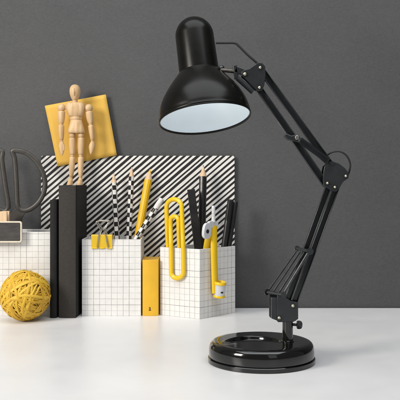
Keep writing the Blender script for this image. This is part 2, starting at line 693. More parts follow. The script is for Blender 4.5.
me = text_mesh("1", 0.0086, 0.0003)
me.materials.append(INK)
num = bpy.data.objects.new("spine_number", me)
COL.objects.link(num)
num.parent = yb
num.rotation_euler = (radians(90), 0, 0)
num.location = (at(149.8, 0, D1).x - (yx0 + yx1) / 2, -0.039 - 0.0001, at(0, 310.4, D1).z)
bm = new_bm()
cx = num.location.x
box(bm, (cx - 0.0019, -0.0394, num.location.z - 0.0003), (cx + 0.0021, -0.0388, num.location.z + 0.0012))
box(bm, (cx - 0.0017, -0.0393, num.location.z + 0.0042), (cx + 0.0004, -0.0388, num.location.z + 0.0054))
box(bm, (cx - 0.0005, -0.03935, num.location.z + 0.001), (cx + 0.0012, -0.0388, num.location.z + 0.0058))
obj("number_serif", bm, INK, yb, smooth=0, local=True)

# ------------------------------------------------------------------ wooden manikin
DM = 1.508
PXM = DM / F                      # metres per photo pixel at the manikin


def mp(px, py, dy=0.0):
    p = at(px, py, DM)
    return V((p.x, DM + dy, p.z))


man = thing("wooden_manikin", "jointed pale wooden artist's manikin standing on the thick charcoal book", "manikin", (at(75.7, 0, DM).x, DM, KTOP))


def turned(name, secs, parent=man, n=24):
    """secs: (px, py, half-width px, half-depth px[, power])."""
    bm = new_bm()
    sections(bm, [(mp(s[0], s[1], s[4] if len(s) > 4 else 0), s[2] * PXM, s[3] * PXM, s[5] if len(s) > 5 else 2.0) for s in secs], n)
    return obj(name, bm, BEECH, parent, smooth=50)


head = turned("head", [(75, 84.5, 1.0, 1.0), (75, 85.0, 2.6, 2.8), (75, 86.4, 4.2, 4.5), (75, 88.6, 5.2, 5.7), (75, 91.5, 5.5, 6.0), (75, 94.5, 5.1, 5.6),
                       (75, 97.2, 4.2, 4.8), (75, 99.2, 3.3, 3.9), (75, 100.2, 2.4, 2.8), (75, 100.6, 1.0, 1.2)])
bm = new_bm()
tube(bm, smooth_path([mp(75, 88.6, -5.6 * PXM), mp(75.1, 92.5, -6.15 * PXM), mp(75, 96.4, -5.1 * PXM)], 4), [0.0004] * 4 + [0.0011] * 4 + [0.0004], 8)
obj("face_ridge", bm, BEECH, head, smooth=60)
turned("neck", [(75, 99.6, 2.6, 2.6), (75, 101, 2.75, 2.75), (75, 103.6, 3.1, 3.1)])
turned("chest", [(75.4, 102.4, 7.2, 3.0, 0, 2.6), (75.4, 102.9, 8.6, 4.2, 0, 2.8), (75.4, 104.6, 9.6, 5.4, 0, 3.0), (75.4, 107.5, 9.7, 6.2, 0, 3.0), (75.6, 111, 9.0, 6.4, 0, 2.8),
                 (75.8, 114.5, 8.2, 6.0, 0, 2.5), (75.9, 116.4, 7.2, 5.2, 0, 2.3), (76, 117.0, 6.2, 4.5, 0, 2.2)])
turned("waist", [(76, 115.8, 4.5, 4.0), (76, 116.8, 6.0, 5.0), (76, 118.6, 6.3, 5.3), (76, 120.3, 5.6, 4.8), (76.1, 121, 4.6, 4.2)])
turned("pelvis", [(76.2, 119.8, 5.0, 4.2, 0, 2.4), (76.2, 120.3, 5.7, 4.8, 0, 2.4), (76.3, 123.5, 6.4, 5.2, 0, 2.5), (76.4, 128, 7.7, 5.8, 0, 2.8), (76.5, 131.3, 8.4, 5.8, 0, 3.0),
                  (76.5, 132.8, 8.2, 5.2, 0, 3.0), (76.5, 133.3, 7.4, 4.6, 0, 3.0)])


def limb(name, a, b, ra, rm, rb, dy0=0, dy1=0, k=9):
    """A turned limb from a to b (photo pixels) with rounded ends; radii in pixels."""
    A, B = mp(a[0], a[1], dy0), mp(b[0], b[1], dy1)
    L = (B - A).length
    prof = [(0, 0)]
    for i in range(1, 4):
        t = i / 3
        prof.append((ra * PXM * sin(t * pi / 2), 0.16 * ra * PXM * 2 * (1 - cos(t * pi / 2))))
    for i in range(1, k):
        t = i / k
        r = (ra * (1 - t) + rb * t) + (rm - (ra + rb) / 2) * sin(pi * t)
        prof.append((r * PXM, L * (0.05 + 0.9 * t)))
    for i in range(3, -1, -1):
        t = i / 3
        prof.append((rb * PXM * sin(t * pi / 2), L - 0.16 * rb * PXM * 2 * (1 - cos(t * pi / 2))))
    bm = new_bm()
    lathe(bm, prof, A, B - A, 20, close=False)
    return obj(name, bm, BEECH, man, smooth=50)


def ball(px, py, r, dy=0):
    bm = new_bm()
    ellipsoid(bm, mp(px, py, dy), r * PXM, r * PXM, r * PXM)
    return obj("ball_joint", bm, BEECH, man, smooth=70)


for side, sh, el, wr, tip in ((-1, (61.6, 108.0), (61.2, 124.0), (61.6, 140.3), (62.4, 155.6)), (1, (88.8, 108.2), (90.8, 124.0), (92.6, 140.3), (91.2, 154.6))):
    bm = new_bm()
    cyl(bm, mp(sh[0] - side * 5.5, sh[1]), mp(sh[0], sh[1]), 1.5 * PXM)
    obj("shoulder_peg", bm, BEECH, man)
    ball(sh[0], sh[1] - 0.2, 4.0)
    limb("upper_arm", (sh[0] + side * 0.1, sh[1] + 2.6), el, 3.6, 3.6, 2.6)
    ball(el[0], el[1] + 0.2, 2.2)
    limb("forearm", (el[0], el[1] + 0.9), wr, 2.9, 2.8, 2.0)
    ball(wr[0], wr[1] + 0.4, 1.5, -0.0005)
    bm = new_bm()
    secs = []
    for t, hw, hd in ((0, 1.2, 1.3), (0.06, 2.0, 1.8), (0.3, 3.0, 2.0), (0.55, 2.8, 1.7), (0.8, 1.8, 1.2), (0.95, 0.9, 0.7), (1.0, 0.3, 0.3)):
        secs.append((mp(wr[0] * (1 - t) + tip[0] * t, wr[1] + 0.8 + (tip[1] - wr[1] - 0.8) * t, -0.004 * t), hw * PXM, hd * PXM))
    sections(bm, secs, 18)
    tb = mp(wr[0] - side * 2.2, wr[1] + 4.0, -0.002)
    hand = obj("hand", bm, BEECH, man, smooth=60)
    bm = new_bm()
    tube(bm, [tb, tb + V((-side * 0.8 * PXM, -0.0015, -3.2 * PXM)), tb + V((-side * 0.2 * PXM, -0.002, -6.4 * PXM))], [0.0016, 0.0014, 0.0008], 8)
    obj("thumb", bm, BEECH, hand, smooth=60)

for side, hip, knee, ank in ((-1, (72.4, 135.4), (72.4, 155.8), (71.2, 177.4)), (1, (81.0, 135.4), (80.8, 155.8), (80.5, 177.6))):
    ball(hip[0], hip[1], 3.1, -0.001)
    limb("thigh", (hip[0], hip[1] + 1.8), (knee[0], knee[1] - 0.6), 3.3, 3.3, 2.5)
    ball(knee[0], knee[1] + 0.2, 2.1)
    limb("shin", (knee[0], knee[1] + 0.9), ank, 2.8, 2.9, 1.9)
    ball(ank[0], ank[1] + 0.6, 1.5)
    bm = new_bm()
    zt, zb = mp(0, ank[1] + 0.4).z, KTOP + 0.0001
    secs = []
    for t in (0, 0.12, 0.3, 0.55, 0.8, 1.0):
        z = zb + (zt - zb) * t
        hl = (0.0125 * (1 - t) ** 0.8 + 0.0038)
        secs.append((V((mp(ank[0] - (0.5 if side < 0 else 0.1), 0).x, DM + 0.002 - (hl - 0.0045), z)), 0.0056 * (1 - t) + 0.0034 * t, hl))
    sections(bm, secs, 20)
    obj("foot", bm, BEECH, man, smooth=50, bevel=0.0004)

# ------------------------------------------------------------------ rubber band ball
DR = 200 / (320.6 - HORIZON)
RB = 0.0445
bc = V((at(25.0, 0, DR).x, DR, RB))
rbb = thing("rubber_band_ball", "round ball of yellow rubber bands in front of the tall grid box", "rubber band ball", (bc.x, bc.y, 0))
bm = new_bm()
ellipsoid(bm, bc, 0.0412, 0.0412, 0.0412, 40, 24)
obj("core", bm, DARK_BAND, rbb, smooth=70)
rnd = random.Random(23)
for k in range(98):
    axis = V((rnd.gauss(0, 1), rnd.gauss(0, 1), rnd.gauss(0, 1))).normalized()
    u, w = frame_of(axis)
    big = k < 20
    lvl = 0.0442 - (0.0002 if big else 0.0010) - rnd.random() * (0.0006 if big else 0.0019)
    off = rnd.uniform(-0.25, 0.25) if big else rnd.uniform(-0.7, 0.7)
    h = lvl * off
    rr = math.sqrt(lvl * lvl - h * h)
    pa, pb, am = rnd.random() * 7, rnd.random() * 7, rnd.uniform(0.002, 0.006)
    pts = []
    for i in range(64):
        a = 2 * pi * i / 64
        p = u * cos(a) * rr + w * sin(a) * rr + axis * (h + am * sin(2 * a + pa) + 0.5 * am * sin(3 * a + pb))
        pts.append(bc + p.normalized() * (lvl + 0.0005 * sin(5 * a + pb)))
    bm = new_bm()
    tube(bm, pts, (0.0023 if big else 0.0013) * rnd.uniform(0.65, 1.2), 8, closed=True, flat=0.30 if big else 0.5, normal=lambda p: (p - bc).normalized())
    obj("rubber_band", bm, YELLOW_BAND, rbb, smooth=60)

# ------------------------------------------------------------------ scissors in the left box
DS = 1.49
sci = thing("scissors", "grey metal scissors standing handles up in the left grid box", "scissors", (at(18, 0, DS).x, DS, 0.004))


def sp(px, py, dy=0.0):
    p = at(px, py, DS)
    return V((p.x, DS + dy, p.z))


ring_r = [(12.6, 151.2), (18.5, 150.7), (25, 152.4), (31, 156.2), (38, 163.5), (43, 172.5), (45.2, 182), (44.4, 191), (41, 199), (35.5, 205.5), (28.5, 209.8),
          (22.3, 210.6), (18.6, 207.5), (17.3, 200.5), (16.7, 185), (15.7, 168), (14.7, 158)]
for s in (1, -1):
    def mx(p, dy=0.0):
        return sp(p[0], p[1], dy) if s > 0 else sp(1.0 + (p[1] - 153) * 0.135 - (p[0] - 14.2 - (p[1] - 153) * 0.066) * 0.86, p[1] + 0.5, dy)
    dy = -0.0022 * s
    bm = new_bm()
    tube(bm, smooth_path([mx(p, dy) for p in ring_r], 5, True), 0.0047, 12, closed=True, flat=0.6, normal=V((0, 1, 0)))
    hd = obj("handle", bm, SCISSOR, sci, smooth=60)
    bm = new_bm()
    if s > 0:
        pl = [(17.0, 207), (24, 210.5), (30.5, 209.5), (25, 213.5), (22.5, 218), (21.5, 226), (8.5, 226), (8.0, 220), (11, 214)]
        tipx, tx2 = 10, 3
    else:
        pl = [(4.0, 206), (8.6, 207), (12.0, 213), (20, 219), (20, 226), (9, 226), (5.5, 216)]
        tipx, tx2 = 18, 25
    pts = [sp(p[0], p[1], dy - 0.0019) for p in pl]
    prism(bm, pts, V((0, 0.0036, 0)))
    obj("shank", bm, SCISSOR, hd, smooth=30, bevel=0.0007)
    bm = new_bm()
    zt = sp(0, 226).z
    xa, xb = sp(9, 0).x, sp(20.5, 0).x
    xt = sp(tipx, 0).x
    prism(bm, [V((xa, DS + dy - 0.001, zt)), V((xb, DS + dy - 0.001, zt)), V((xt + 0.002, DS + dy - 0.001, 0.012)), V((xt, DS + dy - 0.001, 0.005))], V((0, 0.002, 0)))
    obj("blade", bm, CHROME, hd, smooth=0)

# chalkboard label on a clothespin, clipped on the left box's rim
ckx0, ckx1 = at(-21, 0, D1).x, at(23.6, 0, D1).x
ckz0, ckz1 = at(0, 242.6, 1.436).z, at(0, 221.2, 1.436).z
chk = thing("chalkboard_label", "small chalkboard label on a wooden clothespin clipped to the left grid box", "label clip", ((ckx0 + ckx1) / 2, 1.438, ckz0))


def rrect(x0, x1, z0, z1, y, r, n=5):
    pts = []
    for cx, cz, a0 in ((x1 - r, z1 - r, 0), (x0 + r, z1 - r, pi / 2), (x0 + r, z0 + r, pi), (x1 - r, z0 + r, 1.5 * pi)):
        for k in range(n + 1):
            a = a0 + pi / 2 * k / n
            pts.append(V((cx + r * cos(a), y, cz + r * sin(a))))
    return pts


bm = new_bm()
outer, inner = rrect(ckx0, ckx1, ckz0, ckz1, 1.4345, 0.004), rrect(ckx0 + 0.0028, ckx1 - 0.0028, ckz0 + 0.0028, ckz1 - 0.0028, 1.4345, 0.002)
dv = V((0, 0.004, 0))
A = [bm.verts.new(p) for p in outer]
B = [bm.verts.new(p) for p in inner]
A2 = [bm.verts.new(p + dv) for p in outer]
B2 = [bm.verts.new(p + dv) for p in inner]
n_ = len(A)
for k in range(n_):
    k2 = (k + 1) % n_
    for q in ((A[k], A[k2], B[k2], B[k]), (A2[k], A2[k2], B2[k2], B2[k]), (A[k], A[k2], A2[k2], A2[k]), (B[k], B[k2], B2[k2], B2[k])):
        bm.faces.new(q)
obj("frame", bm, CREAM, chk, smooth=40, bevel=0.0005)
bm = new_bm()
prism(bm, rrect(ckx0 + 0.0027, ckx1 - 0.0027, ckz0 + 0.0027, ckz1 - 0.0027, 1.4358, 0.002), V((0, 0.0022, 0)))
obj("slate", bm, SLATE, chk, smooth=40)
px0, px1 = at(0.2, 0, 1.445).x, at(7.6, 0, 1.445).x
ztop = at(0, 211.3, 1.445).z
clip = thing_part = None
bm = new_bm()
prism(bm, [V((px0, 1.4388, ckz0 + 0.006)), V((px0, 1.4484, ckz0 + 0.006)), V((px0, 1.4484, BOX1_TOP + 0.001)), V((px0, 1.4450, ztop)), V((px0, 1.4388, ztop))], V((px1 - px0, 0, 0)))
pin = obj("clothespin_prong", bm, PENCIL_WOOD, chk, smooth=30, bevel=0.0007)
bm = new_bm()
yy = D1 + 0.0026
prism(bm, [V((px0, yy, ckz0 + 0.006)), V((px0, yy + 0.008, ckz0 + 0.006)), V((px0, yy + 0.011, ztop)), V((px0, yy + 0.0055, ztop)), V((px0, yy, BOX1_TOP + 0.001))], V((px1 - px0, 0, 0)))
obj("clothespin_prong", bm, PENCIL_WOOD, chk, smooth=30, bevel=0.0007)
bm = new_bm()
zc = BOX1_TOP + 0.006
for k in range(3):
    xc = px0 + (px1 - px0) * (0.3 + 0.2 * k)
    tube(bm, [V((xc, D1 + 0.001 + 0.0042 * cos(a), zc + 0.0042 * sin(a))) for a in [2 * pi * i / 20 for i in range(20)]], 0.0006, 6, closed=True)
obj("spring", bm, CHROME, chk, smooth=60)

# ------------------------------------------------------------------ binder clip on the middle box
cl0, cl1 = at(91.2, 0, D1 - 0.006).x, at(112.0, 0, D1 - 0.006).x
cz1, cz0 = at(0, 234.8, D1 - 0.006).z, at(0, 248.4, D1 - 0.003).z
bcl = thing("binder_clip", "yellow binder clip with steel wire handles on the grid box rim", "binder clip", ((cl0 + cl1) / 2, D1, BOX2_TOP))
bm = new_bm()
ym = D1 + 0.0011
sec = [(-0.0022, cz0), (-0.0078, cz1 - 0.0012), (-0.0070, cz1), (0.0070, cz1), (0.0078, cz1 - 0.0012), (0.0022, cz0)]
sec2 = [(0.0014, cz0), (0.0068, cz1 - 0.0011), (-0.0068, cz1 - 0.0011), (-0.0014, cz0)]
prism(bm, [V((cl0, ym + a, b)) for a, b in sec + sec2], V((cl1 - cl0, 0, 0)))
for s in (-1, 1):
    for a, b in ((0.0, 0.27), (0.40, 0.60), (0.73, 1.0)):
        c = V((0, ym + s * 0.0030, cz0 + 0.0004))
        cyl(bm, V((cl0 + (cl1 - cl0) * a, c.y, c.z)), V((cl0 + (cl1 - cl0) * b, c.y, c.z)), 0.0012, 12)
obj("clip_body", bm, YELLOW_METAL, bcl, smooth=35)
for s, dx in ((-1, 0.0), (1, 0.3)):
    y0 = ym + s * 0.0033

    def hp(px, py, f):
        p = at(px + dx, py, D1)
        return V((p.x, y0 + s * f, p.z))
    path = [hp(98.9, 247.8, 0), hp(97.7, 247.0, 0.001), hp(98.4, 241, 0.004), hp(99.6, 234, 0.0062), hp(100.9, 229.5, 0.0064), hp(99.0, 225.6, 0.0062), hp(96.9, 222.6, 0.006),
            hp(98.0, 221.0, 0.0058), hp(102.8, 220.7, 0.0058), hp(107.6, 221.0, 0.0058), hp(108.7, 222.6, 0.006), hp(106.6, 225.6, 0.0062), hp(104.6, 229.5, 0.0064), hp(106, 234, 0.0062),
            hp(107.2, 241, 0.004), hp(108.2, 247.0, 0.001), hp(107, 247.8, 0)]
    bm = new_bm()
    tube(bm, smooth_path(path, 5), 0.00115, 8)
    obj("wire_handle", bm, STEEL, bcl, smooth=60)


# ------------------------------------------------------------------ pencils
def pencil(name, label, cat, top, low, r, body_mat, kind, cone=0.020, zmin=0.0045, group=None, roll=0.0):
    """top: world point of the upper end; low: a point further down; runs on to zmin."""
    ax = (V(low) - V(top)).normalized()
    L = (V(top).z - zmin) / -ax.z
    foot = V(top) + ax * L
    root = thing(name, label, cat, foot, group)
    root.rotation_mode = 'QUATERNION'
    root.rotation_quaternion = (-ax).to_track_quat('Z', 'Y') @ Matrix.Rotation(roll, 3, 'Z').to_quaternion()
    Z = V((0, 0, 1))
    if kind == "tip":
        lr = 0.46 if body_mat is YELLOW_PAINT else 0.16
        bm = new_bm()
        lathe(bm, [(r, 0), (r, L - cone * 0.97)], V((0, 0, 0)), Z, 12)
        obj("shaft", bm, body_mat, root, smooth=20, local=True, bevel=0.0003)
        bm = new_bm()
        lathe(bm, [(r * 0.985, L - cone * 1.0), (r * 0.97, L - cone * 0.96), (r * lr, L - cone * lr * 0.82), (0.0002, L - cone * (lr * 0.82 - 0.01))], V((0, 0, 0)), Z, 24)
        obj("sharpened_wood", bm, PENCIL_WOOD, root, smooth=30, local=True)
        bm = new_bm()
        lathe(bm, [(r * (lr - 0.004), L - cone * (lr * 0.82 + 0.005)), (r * 0.06, L - 0.0004), (0, L)], V((0, 0, 0)), Z, 16)
        obj("lead", bm, YELLOW_PAINT if body_mat is YELLOW_PAINT else GRAPHITE, root, smooth=30, local=True)
    else:
        bm = new_bm()
        lathe(bm, [(r, 0), (r, L - 0.021)], V((0, 0, 0)), Z, 24)
        obj("shaft", bm, body_mat, root, smooth=30, local=True)
        bm = new_bm()
        prof = [(r * 1.02, L - 0.0215)]
        for k in range(5):
            prof += [(r * 1.12, L - 0.0205 + k * 0.0022), (r * 1.03, L - 0.0194 + k * 0.0022)]
        prof += [(r * 1.06, L - 0.0085)]
        lathe(bm, prof, V((0, 0, 0)), Z, 24)
        obj("ferrule", bm, ERASER, root, smooth=40, local=True)
        bm = new_bm()
        lathe(bm, [(r, L - 0.0088), (r, L - 0.002), (r * 0.8, L - 0.0005), (0, L)], V((0, 0, 0)), Z, 24)
        obj("eraser", bm, ERASER, root, smooth=50, local=True)
    return root


pencil("pencil", "shorter black and white checkered pencil, point up, next to binder clip", "pencil", at(113.5, 172, 1.512), at(117, 239, 1.505), 0.0051, CHECK, "tip", group="checkered pencils", cone=0.0205)
pencil("pencil", "taller black and white checkered pencil, point up, left of yellow pencil", "pencil", at(131.9, 166, 1.516), at(128.8, 239, 1.505), 0.0050, CHECK, "tip", group="checkered pencils", roll=0.5, cone=0.0205)
pencil("pencil", "yellow pencil with yellow point, leaning right in the grid box", "pencil", at(150.3, 169, 1.524), at(139.4, 229, 1.512), 0.0074, YELLOW_PAINT, "tip", cone=0.021)
pencil("pencil", "checkered pencil with white eraser end up, leaning far right", "pencil", at(162.2, 198.5, 1.494), at(137.5, 237, 1.487), 0.0052, CHECK, "eraser", group="checkered pencils")
pencil("pencil", "black pencil with bare wooden point standing against striped board", "pencil", at(203.3, 165, 1.512), at(201.6, 246, 1.492), 0.0072, BLACK_PAINT, "tip", cone=0.0225)


# black flat ruler
def slab_down(name, label, cat, top, low, w, t, mat, zmin=0.004):
    ax = (V(low) - V(top)).normalized()
    L = (V(top).z - zmin - 0.001) / -ax.z
    foot = V(top) + ax * L
    bm = new_bm()
    bar(bm, V(top), foot, w, t)
    bmesh.ops.translate(bm, verts=bm.verts[:], vec=-foot)
    o = obj(name, bm, mat, None, smooth=30, bevel=0.0006)
    o.location = foot
    return tag(o, label, cat)


slab_down("ruler", "flat black ruler leaning left, between the paperclip and black pencil", "ruler", at(191.0, 189.3, 1.487), at(198.0, 247, 1.470), 0.0145, 0.0028, BLACK_PLASTIC)


def pen(label, top, low, r, clip_side, zmin=0.005):
    ax = (V(low) - V(top)).normalized()
    L = (V(top).z - zmin) / -ax.z
    foot = V(top) + ax * L
    root = thing("pen", label, "pen", foot, "black pens in the corner box")
    root.rotation_mode = 'QUATERNION'
    root.rotation_quaternion = (-ax).to_track_quat('Z', 'Y')
    Z = V((0, 0, 1))
    bm = new_bm()
    lathe(bm, [(0.0008, 0), (r * 0.5, 0.010), (r * 0.92, 0.02), (r * 0.92, L - 0.05)], V((0, 0, 0)), Z, 24)
    obj("barrel", bm, BLACK_PLASTIC, root, smooth=35, local=True)
    bm = new_bm()
    lathe(bm, [(r, L - 0.051), (r, L - 0.003), (r * 0.85, L - 0.0006), (r * 0.6, L)], V((0, 0, 0)), Z, 24)
    cap = obj("cap", bm, BLACK_PLASTIC, root, smooth=35, local=True)
    if clip_side:
        bm = new_bm()
        q = root.rotation_quaternion.inverted() @ V((-0.35, -0.93, 0))
        q = V((q.x, q.y, 0)).normalized()
        bar(bm, q * (r + 0.0014) + Z * (L - 0.040), q * (r + 0.0014) + Z * (L - 0.002), 0.0026, 0.0012, q)
        bar(bm, q * (r * 0.9) + Z * (L - 0.003), q * (r + 0.002) + Z * (L - 0.003), 0.0026, 0.0014, Z)
        obj("clip", bm, GLOSS_BLACK, cap, smooth=30, local=True, bevel=0.0003)
    return root


pen("black pen with a pocket clip leaning right, nearest the drawing compass", at(230.6, 199.5, 1.492), at(224.0, 246, 1.4835), 0.0057, True)
pen("black pen without clip, at the right corner of the corner box", at(235.4, 201.5, 1.502), at(229.0, 246, 1.4885), 0.0052, False)

# ------------------------------------------------------------------ giant paperclip on the corner box's left face
eL = (B3C - B3L).normalized()
nL = V((eL.y, -eL.x, 0)).normalized()
if nL.y > 0:
    nL = -nL


def on_left(px, py, off):
    return on_plane(px, py, B3C + nL * off, nL)


RC = 0.0042
path = []
FRONT, BACK = RC + 0.0004, -(RC + 0.0030)


def arc(cx, cy, r, a0, a1, n, off):
    return [(cx + r * cos(radians(a0 + (a1 - a0) * k / n)), cy - r * sin(radians(a0 + (a1 - a0) * k / n)), off) for k in range(n + 1)]


raw = [(168.9, 260, BACK), (168.3, 250, BACK), (167.6, 240, BACK * 0.8), (166.9, 222, -0.001), (166.6, 212, 0)]
raw += arc(174.1, 206.8, 7.5, 180, 0, 10, 0.0)[0:]
raw += [(182.0, 216, 0.0005), (182.6, 232, 0.002), (183.0, 242, FRONT * 0.95), (183.2, 252, FRONT), (183.4, 264, FRONT)]
raw += arc(177.4, 272.2, 6.1, 0, -180, 10, FRONT)
raw += [(171.2, 264, FRONT), (171.1, 254, FRONT), (171.0, 244, FRONT * 0.95), (170.7, 234, 0.001), (170.6, 226, -0.0012)]
raw += arc(174.6, 220.3, 3.9, 180, 0, 8, -0.0015)
raw += [(178.7, 228, -0.002), (179.0, 238, BACK * 0.8), (179.4, 249, BACK), (179.7, 258, BACK)]
bm = new_bm()
pp = smooth_path([on_left(*r) for r in raw], 3)
tube(bm, pp, RC, 12)
ppc = on_left(175, 249, 0)
bmesh.ops.translate(bm, verts=bm.verts[:], vec=-ppc)
pc = obj("paperclip", bm, YELLOW_PLASTIC, None, smooth=60)
pc.location = ppc
tag(pc, "oversized yellow paperclip slipped over the rim of the corner box", "paperclip")

# ------------------------------------------------------------------ drawing compass on the corner box's right face
eR = (B3R - B3C).normalized()
nR = V((eR.y, -eR.x, 0)).normalized()
if nR.y > 0:
    nR = -nR


def on_right(px, py, off):
    return on_plane(px, py, B3C + nR * off, nR)


cmp_ = thing("drawing_compass", "yellow drawing compass with white hinge hooked over the corner box rim", "compass", on_right(212, 247, 0))
pxr = 1.44 / F
bm = new_bm()
a, b = on_right(213.4, 222, 0.001), on_right(213.4, 205.8, 0.001)
lathe(bm, [(2.3 * pxr, 0), (2.0 * pxr, 2 * pxr), (1.7 * pxr, 8 * pxr), (1.9 * pxr, 15.4 * pxr), (1.4 * pxr, 16.3 * pxr), (0, 16.4 * pxr)], a, b - a, 20)
for k in range(6):
    c = a + (b - a) * (0.35 + 0.09 * k)
    lathe(bm, [(1.72 * pxr, 0), (2.1 * pxr, 0.35 * pxr), (1.72 * pxr, 0.7 * pxr)], c, b - a, 20)
obj("handle", bm, WHITE_PLASTIC, cmp_, smooth=40)
bm = new_bm()
pl = [(205.2, 225.8), (207.2, 223.2), (210, 223.0), (211.8, 225.2), (211.7, 231.5), (210.6, 236.6), (208.4, 239.0), (205.9, 238.6), (204.2, 236.0), (204.2, 231)]
prism(bm, smooth_path([on_right(p[0], p[1], 0.0065) for p in pl], 4, True), -nR * 0.006)
hinge = obj("hinge", bm, WHITE_PLASTIC, cmp_, smooth=30, bevel=0.0008)
bm = new_bm()
prism(bm, smooth_path([on_right(p[0], p[1], 0.0035) for p in ((210, 221.5), (217.6, 221.8), (218.4, 224), (217.4, 227.6), (210, 227.6))], 3, True), -nR * 0.006)
obj("hinge_arm", bm, WHITE_PLASTIC, hinge, smooth=30, bevel=0.0006)
bm = new_bm()
c = on_right(207.4, 231.4, 0.0062)
cyl(bm, c, c + nR * 0.0012, 2.0 * pxr, 20)
obj("screw", bm, BLACK_PLASTIC, hinge, smooth=40, bevel=0.0003)
for k, (pts, offs, w) in enumerate(((((209.0, 234), (206.8, 246), (205.4, 262)), (0.001, -0.0075, -0.009), 8.4 * pxr),
                                    (((213.9, 226), (213.9, 246), (214.4, 268), (215.3, 293)), (0.0005, 0.0045, 0.0062, 0.0070), 8.2 * pxr))):
    bm = new_bm()
    tube(bm, smooth_path([on_right(p[0], p[1], o) for p, o in zip(pts, offs)], 6), w / 2, 14, flat=0.62, normal=nR)
    leg = obj("leg", bm, YELLOW_PLASTIC, cmp_, smooth=50)
# pencil holder ring at the foot of the outer leg
top, bot = on_right(220.4, 282.6, 0.0150), on_right(219.0, 296.0, 0.0105)
ax = bot - top
Lh = ax.length
bm = new_bm()
r1 = 6.0 * pxr
lathe(bm, [(r1 * 0.55, 0.003), (r1 * 0.58, -0.001), (r1 * 0.72, -0.0022), (r1 * 0.93, -0.0018), (r1 * 1.02, 0), (r1 * 1.0, 0.0028), (r1 * 0.92, 0.0034), (r1 * 0.5, 0.0034)], top, ax, 28, close=False)
hold = obj("pencil_holder", bm, YELLOW_PLASTIC, leg, smooth=50)
bm = new_bm()
lathe(bm, [(r1 * 0.4, 0.0030), (r1 * 0.91, 0.0032), (r1 * 0.91, Lh - 0.0022), (r1 * 0.4, Lh - 0.0022)], top, ax, 28, close=False)
obj("holder_sleeve", bm, WHITE_PLASTIC, leg, smooth=40)
bm = new_bm()
lathe(bm, [(r1 * 0.4, Lh - 0.0026), (r1 * 0.93, Lh - 0.0026), (r1 * 1.0, Lh - 0.0012), (r1 * 1.0, Lh + 0.0012), (r1 * 0.9, Lh + 0.002), (0, Lh + 0.002)], top, ax, 28, close=False)
obj("holder_foot", bm, YELLOW_PLASTIC, leg, smooth=50)
bm = new_bm()
u0 = (V((0, -1, 0)) - ax.normalized() * V((0, -1, 0)).dot(ax.normalized())).normalized()
w0 = ax.normalized().cross(u0)
if w0.x < 0:
    w0 = -w0
for (s0, s1, a0, a1) in ((0.56, 0.68, 12, 42), (0.44, 0.50, 18, 30)):
    for j in range(6):
        if s0 < 0.5 and j > 2:
            continue
        aa, ab = radians(a0 + (a1 - a0) * j / 6), radians(a0 + (a1 - a0) * (j + (1 if s0 > 0.5 else 0.6)) / 6)
        R = r1 * 0.925
        q = [top + ax * t + (u0 * cos(g) + w0 * sin(g)) * R for t, g in ((s0, aa), (s0, ab), (s1, ab), (s1, aa))]
        if s0 > 0.5:
            bm.faces.new([bm.verts.new(v) for v in q])
obj("printed_mark", bm, BLACK_PLASTIC, leg, smooth=0)

# ------------------------------------------------------------------ the desk lamp
DL = 1.085
PX = DL / F


def lp(px, py, dy=0.0):
    p = at(px, py, DL)
    return V((p.x, DL + dy, p.z))


BD = 1.093
bcx = at(261.4, 0, BD).x
lamp = thing("desk_lamp", "black spring arm desk lamp with bell shade and round weighted base", "desk lamp", (bcx, BD, 0))

# base: round dished body with a pen recess on top, on a foot ring
ZT = 0.0290
colx, coly = lp(287.6, 0).x - bcx, DL - BD


def base_top(x, y):
    r = math.hypot(x, y)
    z = ZT - 0.0008 * (r / 0.06) ** 2
    # bean-shaped recess left of the column
    ang = math.atan2(y - coly, x - colx)
    dx, dy = x + 0.0120, y - 0.005
    yy = dy + 13.0 * dx * dx - 0.004
    e = math.sqrt((dx / 0.0345) ** 2 + (yy / 0.0165) ** 2)
    k = min(1, max(0, (1.10 - e) / 0.20))
    lip = 0.0007 * math.exp(-((e - 1.16) / 0.07) ** 2)
    return z + lip - 0.0056 * k * k * (3 - 2 * k)


bm = new_bm()
NA = 160
prof = [(0.0704, 0.0062), (0.0712, 0.0068), (0.0717, 0.0085), (0.0718, 0.0140), (0.0716, 0.0185), (0.0708, 0.0223), (0.0693, 0.0251), (0.0670, 0.0270), (0.0640, 0.0279), (0.0595, base_top(0.0595, 0))]
rings = []
for r, z in prof:
    rings.append([bm.verts.new((bcx + r * cos(2 * pi * k / NA), BD + r * sin(2 * pi * k / NA), z)) for k in range(NA)])
NR = 80
for i in range(1, NR):
    r = 0.0595 * (1 - i / NR)
    rings.append([bm.verts.new((bcx + r * cos(2 * pi * k / NA), BD + r * sin(2 * pi * k / NA), base_top(r * cos(2 * pi * k / NA), r * sin(2 * pi * k / NA)))) for k in range(NA)])
for A, B in zip(rings, rings[1:]):
    for k in range(NA):
        k2 = (k + 1) % NA
        bm.faces.new((A[k], A[k2], B[k2], B[k]))
cv = bm.verts.new((bcx, BD, base_top(0, 0)))
for k in range(NA):
    bm.faces.new((rings[-1][k], rings[-1][(k + 1) % NA], cv))
bm.faces.new(rings[0])
base = obj("base", bm, GLOSS_BLACK, lamp, smooth=70)
bm = new_bm()
lathe(bm, [(0.060, 0.0), (0.0722, 0.0), (0.0731, 0.0008), (0.0731, 0.0056), (0.0724, 0.0063), (0.060, 0.0063)], (bcx, BD, 0.0), (0, 0, 1), 128, close=False)
obj("foot_ring", bm, GLOSS_BLACK, base, smooth=40)

